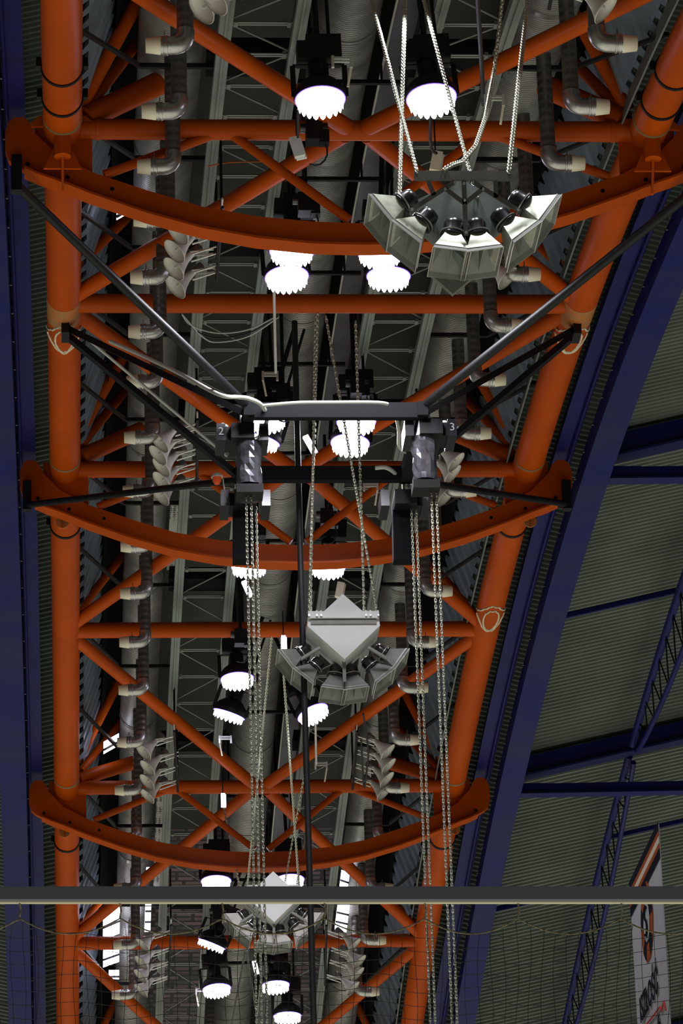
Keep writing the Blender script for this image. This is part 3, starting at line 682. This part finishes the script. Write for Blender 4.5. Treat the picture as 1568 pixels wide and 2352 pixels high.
def up_to(px, py, h=-.1): return on(px, py, h)
def tops(px): X, s = hit(px, -40, -.1); return [at_s(X, s, -.1), at_s(X, node(0), -.11)]      # on to the cross bar above the picture
CH1 = (.056, .030, .0075)
chain([P1(-.37, .25, -.08), *tops(842)], *CH1, 'chain from the left end of the nearest cluster bar up to the top edge')
chain([P1(-.50, .05, .15), *tops(931)], *CH1, 'brightly lit vertical chain left of the nearest cluster')
chain([P1(.12, .15, .15), *tops(962)], *CH1, 'brightly lit slanting chain crossing the right floodlight')
chain([P1(.36, .25, -.08), *tops(1216)], *CH1, 'chain from the right end of the nearest cluster bar up to the top edge')
p = far(1085, 345, 32); q = far(1022, 388, 31)
chain([q, far(1040, 378, 31.2), far(1062, 371, 31.5), far(1092, 335, 32), far(1115, 270, 33), far(1135, 160, 35), *tops(1158)], *CH1, 'curving slack chain right of the slanting bright chain')
c2 = (.052, .028, .007)
B2 = at_s(2.98, node(2), -.11); B4 = at_s(2.98, node(4), -.11)
chain([P2(-.40, .42, -.3), B2 + V((-.04, 0, 0))], *c2, 'chain from the left end of the middle cluster up to the second cross bar')
chain([P2(.39, .42, -.3), B2 + V((.06, .1, 0))], *c2, 'chain from the right end of the middle cluster up to the second cross bar')
chain([P2(-.36, .35, .2), B2 + V((-.06, .15, 0))], *c2, 'chain from the back left corner of the middle cluster')
chain([P2(.28, .35, .2), at_s(3.4, node(2) + .3, -.1)], *c2, 'chain from the back right corner of the middle cluster')
chain([P3(-.40, .42, -.3), B4 + V((-.05, 0, 0))], *c2, 'chain from the left end of the farthest cluster up to the fourth cross bar')
chain([P3(.39, .42, -.3), B4 + V((.08, 0, 0))], *c2, 'chain from the right end of the farthest cluster up to the fourth cross bar')
chain([P3(-.45, .30, .2), on(512, 1845, -.2)], *c2, 'bright chain slanting down to the farthest cluster from the left')
chain([P3(.20, .60, .2), on(702, 1760, -.2)], *c2, 'bright chain slanting down to the farthest cluster from the right')
chain([P3(.36, .42, .2), on(709, 1870, -.2)], *c2, 'short chain on the right of the farthest cluster')
chain([far(563, 2185, 61), far(530, 2360, 63)], *c2, 'lower left chain below the farthest cluster', 'grey')
chain([far(566, 2185, 61), far(594, 2360, 63)], *c2, 'lower right chain below the farthest cluster', 'grey')

# ------------------------------------------------------------------ hoist frame with four chain hoists
hf = empty('hoist_frame', at_s(3, node(2), -1.8), 'black square steel frame hung below the truss on eight slanting struts', 'frame')
HH = -1.8
cn = on(575, 945, HH); cf = on(548, 1090, HH); cr_ = on(965, 945, HH); cfr = on(935, 1088, HH)
XL = (cn.x + cf.x) / 2; XR = (cr_.x + cfr.x) / 2
nl, nr = V((XL, cn.y, cn.z)), V((XR, cn.y, cn.z)); fl_, fr_ = V((XL, cf.y, cf.z)), V((XR, cf.y, cf.z))
sd = V((0, 0, 1))
for a, c in ((nl, nr), (fl_, fr_)): MB().bar(a, c, .18, .10, sd).build('cross_beam', M['beamblack'], hf)
for a, c in ((nl, fl_), (nr, fr_)): MB().bar(a + V((0, -.1, 0)), c + V((0, .1, 0)), .16, .12, sd).build('side_beam', M['beamblack'], hf)
gA = on_y(38, 425, at_s(0, node(1)).y - .1); gD = on_y(62, 1160, at_s(0, node(3)).y - .1); chN = on(150, 752, -.2)
for f, a, c in ((lambda p: p, nl, fl_), (mir, nr, fr_)):
    MB().tube([f(gA), a + V((0, 0, .05))], .05, 14).build('strut', M['black'], hf)
    MB().bar(f(chN), a + V((0, .1, 0)), .085, .07).build('strut', M['black'], hf)
    MB().bar(f(chN) + V((0, .15, -.02)), c + V((-.05 if f is not mir else .05, 0, 0)), .085, .07).build('strut', M['black'], hf)
    MB().tube([f(gD), c + V((0, .1, -.02))], .042, 12).build('strut', M['black'], hf)
    for g_, dz in ((gA, .12), (gD, .12)): MB().cube(f(g_) + V((0, 0, dz)), .11, .12, .40).build('end_bracket', M['black'], hf)
    MB().cube(f(chN) + V((0, 0, 0)), .09, .3, .26).build('end_bracket', M['black'], hf)
def hoist(px, py, h, num, style, label):
    O = on(px, py, h); r = empty('chain_hoist', O, label, 'hoist', 'black chain hoists')
    b = MB().cube(O, .26, .55, .18); b.cube(O + V((-.16 if px < 784 else .16, 0, 0)), .12, .36, .16).build('motor_box', M['black'], r)
    for sx_ in (-1, 1): MB().cube(O + V((sx_ * .24, 0, 0)), .10, .46, .20).build('end_cap', M['driver'], r)
    MB().tube([O + V((0, 0, .09)), O + V((0, 0, .35))], .02, 8).build('hook', M['alu'], r)
    if style == 'wrap':
        k = MB(); n = 16; rows = []
        rnd = random.Random(num)
        for i in range(8):
            zz = -.08 - .075 * i; rr = .13 + .012 * rnd.random()
            rows += [O + V((.07 if px < 784 else -.07, -.1, zz)) + V((math.cos(a) * (rr + rnd.uniform(-.014, .014)), math.sin(a) * (rr + rnd.uniform(-.014, .014)), 0)) for a in (2 * math.pi * j / n for j in range(n))]
        k.add(rows, [(i * n + j, i * n + (j + 1) % n, (i + 1) * n + (j + 1) % n, (i + 1) * n + j) for i in range(7) for j in range(n)], False)
        k.build('plastic_wrap', M['bag'], r)
        MB().cube(O + V((.07 if px < 784 else -.07, -.1, -.68)), .30, .28, .10).build('lower_box', M['black'], r)
        cx = O + V((.06 if px < 784 else .02, -.1, -.72))
    else:
        k = MB(); a = O + V((-.02, .05, -.08))
        k.prism([a + V((-.12, -.1, 0)), a + V((.12, -.1, 0)), a + V((.13, -.1, -.62)), a + V((-.13, -.1, -.62))], (0, .2, 0)); k.build('chain_bag', M['matblack'], r)
        cx = O + V((.10, -.12, -.1))
    # numeral painted on the end cap
    cu = bpy.data.curves.new('numeral', 'FONT'); cu.body = str(num); cu.size = .13; cu.extrude = .001; cu.align_x = 'CENTER'; cu.align_y = 'CENTER'
    t = bpy.data.objects.new('numeral', cu); COL.objects.link(t); cu.materials.append(M['mark']); t.parent = r
    t.location = V((-.24 if px < 784 else .24, -.235, 0)); t.rotation_euler = (math.pi / 2, 0, 0)
    to_mesh(t, r)
    return cx
h2 = hoist(555, 1010, -2.0, 2, 'wrap', 'black chain hoist marked 2 with a shiny plastic wrap, at the left near corner')
h1 = hoist(562, 1160, -2.1, 1, 'bag', 'black chain hoist marked 1 with a long chain bag, at the left far corner')
h3 = hoist(985, 1000, -2.0, 3, 'wrap', 'black chain hoist marked 3 in silvery plastic wrap, at the right near corner')
h4 = hoist(928, 1160, -2.1, 4, 'bag', 'black chain hoist marked 4 with a long chain bag, at the right far corner')
c3 = (.050, .024, .0058)
LONG = V((0, 0, -8.2))
for hq, nm, b0, b1 in ((h2, 'number 2 at the left near corner', 578, 622), (h1, 'number 1 at the left far corner', 552, 601), (h3, 'number 3 at the right near corner', 985, 1021), (h4, 'number 4 at the right far corner', 940, 978)):
    for k, dx in ((0, -.028), (1, .028)):
        a = hq + V((dx, 0, 0)); z = (a - EYE).dot(FW)
        chain([a, a + LONG], *c3, '%s strand of hoist chain hanging below hoist %s' % (('left', 'right')[k], nm), 'chain', 'hoist chains')
# beacons on the struts
for i, (px, py) in enumerate(((512, 984), (498, 1097), (1020, 978), (995, 1102))):
    O = on(px, py, -1.9); r = empty('warning_beacon', O, 'small beacon with an orange-red lens %s' % ('beside hoist 2', 'on the strut left of hoist 1', 'beside hoist 3', 'on the strut right of hoist 4')[i], 'lamp', 'warning beacons')
    MB().lathe(O + V((0, 0, .06)), (0, 0, -1), [(0, .02), (.03, .06), (.06, .07)], 14).build('cap', M['cable'], r)
    MB().lathe(O, (0, 0, -1), [(0, .055), (.05, .05), (.08, .03)], 14).build('lens', M['red'], r)

# ------------------------------------------------------------------ cables, brackets, little boxes
def wire(name, pts, r, m, label, group=None):
    pts = [V(p) for p in pts]
    sm = []
    for i in range(len(pts) - 1):
        p0, p1, p2, p3 = pts[max(i - 1, 0)], pts[i], pts[i + 1], pts[min(i + 2, len(pts) - 1)]
        for k in range(6):
            t = k / 6; sm.append(.5 * ((2 * p1) + (p2 - p0) * t + (2 * p0 - 5 * p1 + 4 * p2 - p3) * t * t + (3 * p1 - p0 - 3 * p2 + p3) * t ** 3))
    sm.append(pts[-1])
    return tag(MB().tube(sm, r, 8).build(name, M[m]), label, 'cable', group)
bt_ = on(676, 738, .35)
tag(MB().tube([bt_, bt_ + V((0, 0, -3)), bt_ + V((.02, 0, -9)), bt_ + V((0, 0, -12))], .036, 10).build('hanging_cable', M['darkcable']), 'thick black cable hanging straight down through the middle of the picture', 'cable')
zf = lambda px, py: on(px, py, HH)
wire('power_cable', [chN.lerp(nl, .25) + V((0, -.05, .06)), chN.lerp(nl, .6) + V((0, -.05, .06)), zf(500, 905), zf(545, 912), zf(570, 915), zf(600, 930), zf(613, 960), zf(605, 985), zf(592, 1010), zf(575, 1030)], .024, 'cable', 'pale cable curving over the left near corner of the hoist frame', 'pale cables')
wire('control_cable', [zf(600, 998), zf(575, 1012), zf(556, 1030), zf(553, 1042), zf(565, 1047), zf(585, 1038), zf(598, 1010)], .011, 'cable', 'thin pale loop of cable in front of hoist 2', 'pale cables')
wire('power_cable', [zf(600, 932), zf(680, 925), zf(760, 924), zf(860, 924), zf(890, 928)], .020, 'cable', 'pale cable lying along the near beam of the hoist frame', 'pale cables')
wire('power_cable', [zf(862, 1075), zf(885, 1074), zf(905, 1085), zf(925, 1110), zf(950, 1150), zf(972, 1185)], .026, 'cable', 'pale cable bending down to hoist 4', 'pale cables')
wire('power_cable', [zf(910, 955), zf(916, 990), zf(917, 1025), zf(935, 1040)], .022, 'cable', 'pale cable dropping beside hoist 3', 'pale cables')
wire('control_cable', [zf(512, 1100), zf(518, 1140), zf(530, 1165), zf(548, 1168)], .008, 'cable', 'thin pale cable sagging left of hoist 1', 'pale cables')
wire('power_cable', [chN.lerp(fl_, t) + V((.05, -.06, .02)) for t in (.08, .3, .6, .9)], .018, 'cable', 'pale cable strapped along the left middle strut', 'pale cables')
for i, d in enumerate((0, 14, 26)):
    wire('loose_cable', [on(418, 722, .2), on(440 + d, 748 + d, .2), on(500, 765 + d * .8, .2), on(570, 757 + d * .6, .2), on(632 + d * .3, 728, .2)], .010, 'darkcable' if i == 1 else 'cable', 'slack cable drooping under the second cross bar, %s of three' % ('uppermost', 'middle', 'lowest')[i], 'slack cables')
wire('thin_cable', [on(478, 382, .3), on(520, 374, .3), on(560, 372, .3), on(600, 371, .3)], .008, 'orangecable', 'thin orange cable above the upper bow beam on the left')
wire('drop_cable', [on(898, 0, -.3), on(903, 120, -.3), on(910, 215, -.3), on(912, 240, -.3)], .022, 'darkcable', 'black cable hanging right of the nearest right floodlight', 'black drop cables') if False else None
wire('drop_cable', [on(1095, -20, -.3), on(1104, 120, -.3), on(1110, 240, -.3)], .022, 'darkcable', 'black cable hanging in front of the right lattice girder', 'black drop cables')
wire('drop_cable', [on(988, 255, -.5), on(988, 325, -.5), on(993, 345, -.5), on(1002, 352, -.5)], .016, 'darkcable', 'black cable below the right floodlight ending in a white box', 'black drop cables')
wire('drop_cable', [on(684, 250, -.5), on(684, 315, -.5)], .014, 'darkcable', 'black cable below the left floodlight ending in a lit box', 'black drop cables')
wire('drop_cable', [on(834, 1640, -.4), on(845, 1720, -.4), on(842, 1770, -.4), on(836, 1808, -.4), on(832, 1760, -.4), on(829, 1700, -.4)], .014, 'darkcable', 'black cable loop hanging left of the lower right horns', 'black drop cables')
for i, (px, py, h, m, lab, tw) in enumerate(((682, 338, -.55, 'white', 'small white box on a cable under the left floodlight', .25), (1001, 371, -.55, 'cream', 'small cream box on a cable above the nearest speaker cluster', -.2), (780, 1355, -.5, 'cream', 'small cream box above the middle speaker cluster', -.2), (567, 1352, -.5, 'lens', 'small lit reflector below the middle bow beam', .4), (711, 1020, -.5, 'lens', 'small lit reflector inside the hoist frame', .5), (651, 1477, -.4, 'lens', 'narrow lit tube left of the middle speaker cluster', .0), (512, 1838, -.4, 'lens', 'narrow lit tube under the fifth cross bar', .0), (586, 2222, -.4, 'lens', 'small bright lamp below the farthest cluster on the left', .2))):
    O = on(px, py, h); r = empty('hanging_box', O, lab, 'lamp' if m == 'lens' else 'box')
    wd = .10 if m != 'lens' else .06
    b = MB().box(O, V((wd / 2, 0, wd / 2 * math.sin(tw))), V((0, .03, 0)), V((-.11 * math.sin(tw), 0, .105))); b.build('front_panel', M[m], r)
    MB().box(O + V((.02, .05, .0)), V((wd / 2, 0, wd / 2 * math.sin(tw))), V((0, .02, 0)), V((-.11 * math.sin(tw), 0, .105))).build('back_shell', M['white'], r)
    MB().tube([O + V((0, .03, .1)), O + V((0, .03, .5))], .008, 6).build('stem', M['black'], r)
for i, (px, py, sg, lab) in enumerate(((785, 140, 1, 'above the nearest left floodlight'), (620, 862, -1, 'above the near beam of the hoist frame'), (851, 1116, 1, 'below the far beam of the hoist frame'), (1135, 228, 1, 'right of the nearest right floodlight'), (737, 1757, 1, 'at the foot of the long rod near the fifth cross bar'), (517, 1697, -1, 'below the tilted left floodlight'), (462, 2276, -1, 'left of the lowest large lamp'))):
    O = on(px, py, -.5); r = empty('clamp_bracket', O, 'bare metal clamp bracket ' + lab, 'bracket', 'metal clamp brackets')
    MB().bar(O + V((-.09, 0, .03)), O + V((.09, 0, .03)), .022, .022).bar(O + V((-.09, 0, -.005)), O + V((.09, 0, -.005)), .018, .018).build('cross_rods', M['alu'], r)
    for sx_ in (-1, 1): MB().bar(O + V((sx_ * .085, 0, .05)), O + V((sx_ * .085, 0, -.07)), .026, .03).build('cheek', M['alu'], r)
    MB().bar(O + V((sg * .085, 0, -.06)), O + V((sg * .05, .02, -.26)), .022, .016).build('lever', M['cream'], r)
for i, (a, c, lab) in enumerate((((629, 662), (633, 855), 'below the left floodlights at the second cross bar'), ((724, 1650), (726, 1755), 'below the tilted right floodlight'))):
    p0 = on(*a, -.5); tag(MB().tube([p0, on(*c, -.5)], .017, 8).build('support_rod', M['horn']), 'long pale rod hanging ' + lab, 'rod', 'pale support rods')
for i, (px, py, lab) in enumerate(((721, 305, 'beside the lit box on the first cross bar'), (702, 470, 'beside the middle duct above the upper bow beam'), (650, 905, 'beside the bracket above the hoist frame'), (820, 890, 'right of the chains above the hoist frame'), (552, 1465, 'above the left lamp below the fourth cross bar'), (750, 1190, 'below the far beam of the hoist frame'), (500, 2100, 'below the grey pipe on the left lamp row'), (640, 2215, 'below the farthest speaker cluster'))):
    O = on(px, py, -.2); r = empty('lamp_winch', O, 'black lamp winch ' + lab, 'winch', 'black lamp winches')
    MB().cube(O, .17, .18, .22).cube(O + V((.1, 0, -.06)), .1, .12, .14).build('gearbox', M['black'], r)
    MB().tube([O + V((-.14, 0, .05)), O + V((.14, 0, .05))], .05, 12).build('drum', M['driver'], r)
    MB().tube([O + V((0, 0, .1)), O + V((0, 0, 1.2))], .022, 8).build('pole', M['black'], r)
    MB().tube([O + V((.13 * math.sin(t * .45), 0, -.05 - .16 * (1 - math.cos(t * .45)) / 1)) for t in range(9)], .01, 6).build('lead', M['darkcable'], r)

# ------------------------------------------------------------------ daylight gaps in the lantern side
def gap(n, px0, py0, px1, py1, h, bars, skew=0.0):
    (Xa, sa), (Xb, sb) = hit(px0, py0, h), hit(px1, py1, h)
    o = MB().prism([at_s(Xa, sa, h), at_s(Xb, sa + skew, h), at_s(Xb, sb + skew, h), at_s(Xa, sb, h)], (0, 0, .03)).build('window_%d' % n, M['day']); tag(o, 'bright daylight gap %d in the lantern side' % n, 'window', kind='structure')
    for i in range(1, bars):
        t = i / bars; s = sa + (sb - sa) * t
        MB().bar(at_s(Xa, s, h - .02), at_s(Xb, s + skew, h - .02), .02, .03).build('glazing_bar', M['black'], o)
gap(1, 237, 2098, 274, 2160, .55, 2, -.25); gap(2, 237, 2183, 273, 2222, .55, 2, -.2); gap(3, 250, 2232, 273, 2250, .55, 2)
gap(4, 334, 2066, 345, 2140, .6, 3); gap(5, 776, 2072, 796, 2135, .6, 3, .1); gap(6, 784, 2002, 799, 2036, .6, 2, .1)
gap(7, 268, 482, 292, 506, .62, 2, -.2); gap(8, 238, 1708, 272, 1732, .62, 2, -.3); gap(9, 248, 2066, 264, 2078, .55, 1, -.3)
gap(10, 336, 1996, 346, 2006, .6, 1)

# ------------------------------------------------------------------ grey pipe with the safety net, close to the stand
ZN = 15.0
pa, pb = far(-60, 2056, ZN), far(1630, 2056, ZN)
rp = empty('crossbar_pipe', pa.lerp(pb, .5), 'dark grey pipe crossing the whole picture near the bottom, close by', 'pipe')
MB().box(far(785, 2054, ZN), (pb - pa) / 2, V((0, .02, 0)), V((0, 0, .0255))).build('pipe', M['gpipe'], rp)
dv_ = (pb - pa).normalized()
MB().box(far(785, 2071.5, ZN), dv_ * ((pb - pa).length / 2), V((0, .012, 0)), V((0, 0, .0052))).build('pale_edge', M['gtrim'], rp)  # pale colour paints the light caught on the pipe's underside
nn = empty('safety_net', far(784, 2200, ZN), 'fine dark safety net hanging from a tan rope under the grey pipe', 'net')
TIES = [-170, 45, 275, 510, 745, 975, 1189, 1426, 1650]
rope = []; yb_ = lambda x: 0
def rope_y(x):
    for a, c in zip(TIES, TIES[1:]):
        if a <= x <= c:
            t = (x - a) / (c - a); return 2109 + 36 * (1 - abs(2 * t - 1) ** 2.0)
    return 2125
MB().tube([far(x, rope_y(x), ZN) for x in range(-60, 1640, 12)], .0030, 8).build('edge_rope', M['rope'], nn)
for x in TIES[1:-1]: MB().tube([far(x, 2074, ZN), far(x + 3, 2092, ZN), far(x, rope_y(x), ZN)], .0035, 6).build('tie', M['rope'], nn)
net = MB(); st = 29.0
i = 0; x = -60
while x < 1640:
    net.tube([far(x + 4 * math.sin(j * .7 + i), rope_y(max(-60, min(x, 1639))) + 3 if j == 0 else max(rope_y(max(-60, min(x, 1639))) + 5, 2105 + 34 * j), ZN) for j in range(0, 9)], .0013, 3, False); x += st; i += 1
y = 2150
while y < 2370:
    net.tube([far(xx, y + 6 * math.sin(xx / 115.0 * 3.14) + 2 * math.sin(xx * .2 + y), ZN) for xx in range(-60, 1640, 29)], .0013, 3, False); y += 31
net.build('mesh', M['net'], nn)

# ------------------------------------------------------------------ banner
ZR = 40.0
R_ = far(1511, 1893, ZR); dL = ray(1445, 2032); L_ = EYE + dL * ((R_.z - EYE.z) / dL.z)
ex = (R_ - L_); BW = ex.length; ex = ex.normalized(); DN = V((0, 0, -1)); nb = ex.cross(V((0, 0, 1))).normalized()
if nb.y > 0: nb = -nb
bn = empty('fan_banner', L_, 'tall white fan banner with a round emblem and black lettering under the right roof', 'banner')
BP = lambda u, v, o=0: L_ + ex * (u * BW) + DN * v + nb * o
BHT = 4.0
MB().strip([BP(0, t * .5 if t else 0) for t in range(9)], [BP(1, t * .5) for t in range(9)], nb * -.01).build('cloth', M['cloth'], bn)
for v0, v1, m, nm in ((-.02, .075, 'print_black', 'top_hem'), (.075, .13, 'print_orange', 'orange_stripe'), (.13, .20, 'print_cream', 'pale_stripe'), (.20, .255, 'print_orange', 'orange_stripe'), (.255, .36, 'print_black', 'black_stripe')):
    MB().prism([BP(-.005, v0, .006), BP(1.005, v0, .006), BP(1.005, v1, .006), BP(-.005, v1, .006)], nb * -.004).build(nm, M[m], bn)
# emblem position: found on the banner plane
def on_banner(px, py):
    d = ray(px, py); t = (L_ - EYE).dot(nb) / d.dot(nb); p = EYE + d * t - L_
    return p.dot(ex) / BW, -p.z
(ua, va), (ub, vb) = on_banner(1485, 2020), on_banner(1488, 2215)
uc, vc = (ua + ub) / 2, (va + vb) / 2
lft, rgt = on_banner(1472, 2120), on_banner(1502, 2120)
RU = abs(rgt[0] - lft[0]) / 2 * BW; RV = abs(vb - va) / 2; RE = (RU + RV) / 2
em = lambda a, r, o=.008: BP(uc, vc, o) + (ex * math.cos(a) + V((0, 0, 1)) * math.sin(a)) * r
print('banner', BW, 'emblem', RU, RV, uc, vc)
RE = min(RE, .46 * BW)
def ringsec(name, a0, a1, r0, r1, m, o=.008):
    k = 10; A = [em(a0 + (a1 - a0) * i / k, r0, o) for i in range(k + 1)]; C = [em(a0 + (a1 - a0) * i / k, r1, o) for i in range(k + 1)]
    MB().strip(A, C, nb * -.003).build(name, M[m], bn)
ringsec('emblem_edge', 0, 2 * math.pi, RE * .94, RE, 'print_orange')
for i in range(10): ringsec('emblem_sector', i * math.pi / 5, (i + 1) * math.pi / 5, RE * .55, RE * .95, ('print_black', 'print_orange')[i % 2], .010)
ringsec('emblem_edge', 0, 2 * math.pi, RE * .50, RE * .56, 'print_black', .012)
ringsec('emblem_disc', 0, 2 * math.pi, .001, RE * .50, 'print_grey', .012)
Spts = [(.18, .30), (.02, .38), (-.16, .26), (-.10, .08), (.10, -.02), (.18, -.18), (.02, -.36), (-.18, -.28)]
MB().tube([BP(uc, vc, .016) + (ex * x + V((0, 0, 1)) * y) * RE for x, y in Spts], RE * .04, 6).build('emblem_figure', M['print_black'], bn)
def banner_text(body, px, py, w_px_right, wid, size, m, name):
    u, v = on_banner(px, py)
    cu = bpy.data.curves.new(name, 'FONT'); cu.body = body; cu.size = size; cu.extrude = .002; cu.materials.append(M[m]); cu.offset = .007
    t = bpy.data.objects.new(name, cu); COL.objects.link(t); t.parent = bn
    mm = Matrix(((ex.x, 0, nb.x), (ex.y, 0, nb.y), (ex.z, 1, nb.z)))
    t.rotation_euler = mm.to_euler(); t.location = BP(u, v, .012) - L_
    bpy.context.view_layer.update(); t.scale.x = wid * BW / max(t.dimensions.x, .01)
    return to_mesh(t, bn)
banner_text('ISZ\u0141O\u015a\u0106', 1473, 2350, 0, .60, .37, 'print_black', 'lettering')
banner_text('UBO\u015a', 1478, 2470, 0, .64, .32, 'print_black', 'lower_lettering')
rd = MB(); pr = [on_banner(x, y) for x, y in ((1488, 2352), (1505, 2330), (1518, 2312), (1522, 2322), (1526, 2300), (1531, 2320))]
rd.tube([BP(u, v, .012) for u, v in pr], .009, 6); rd.build('red_outline', M['print_red'], bn)
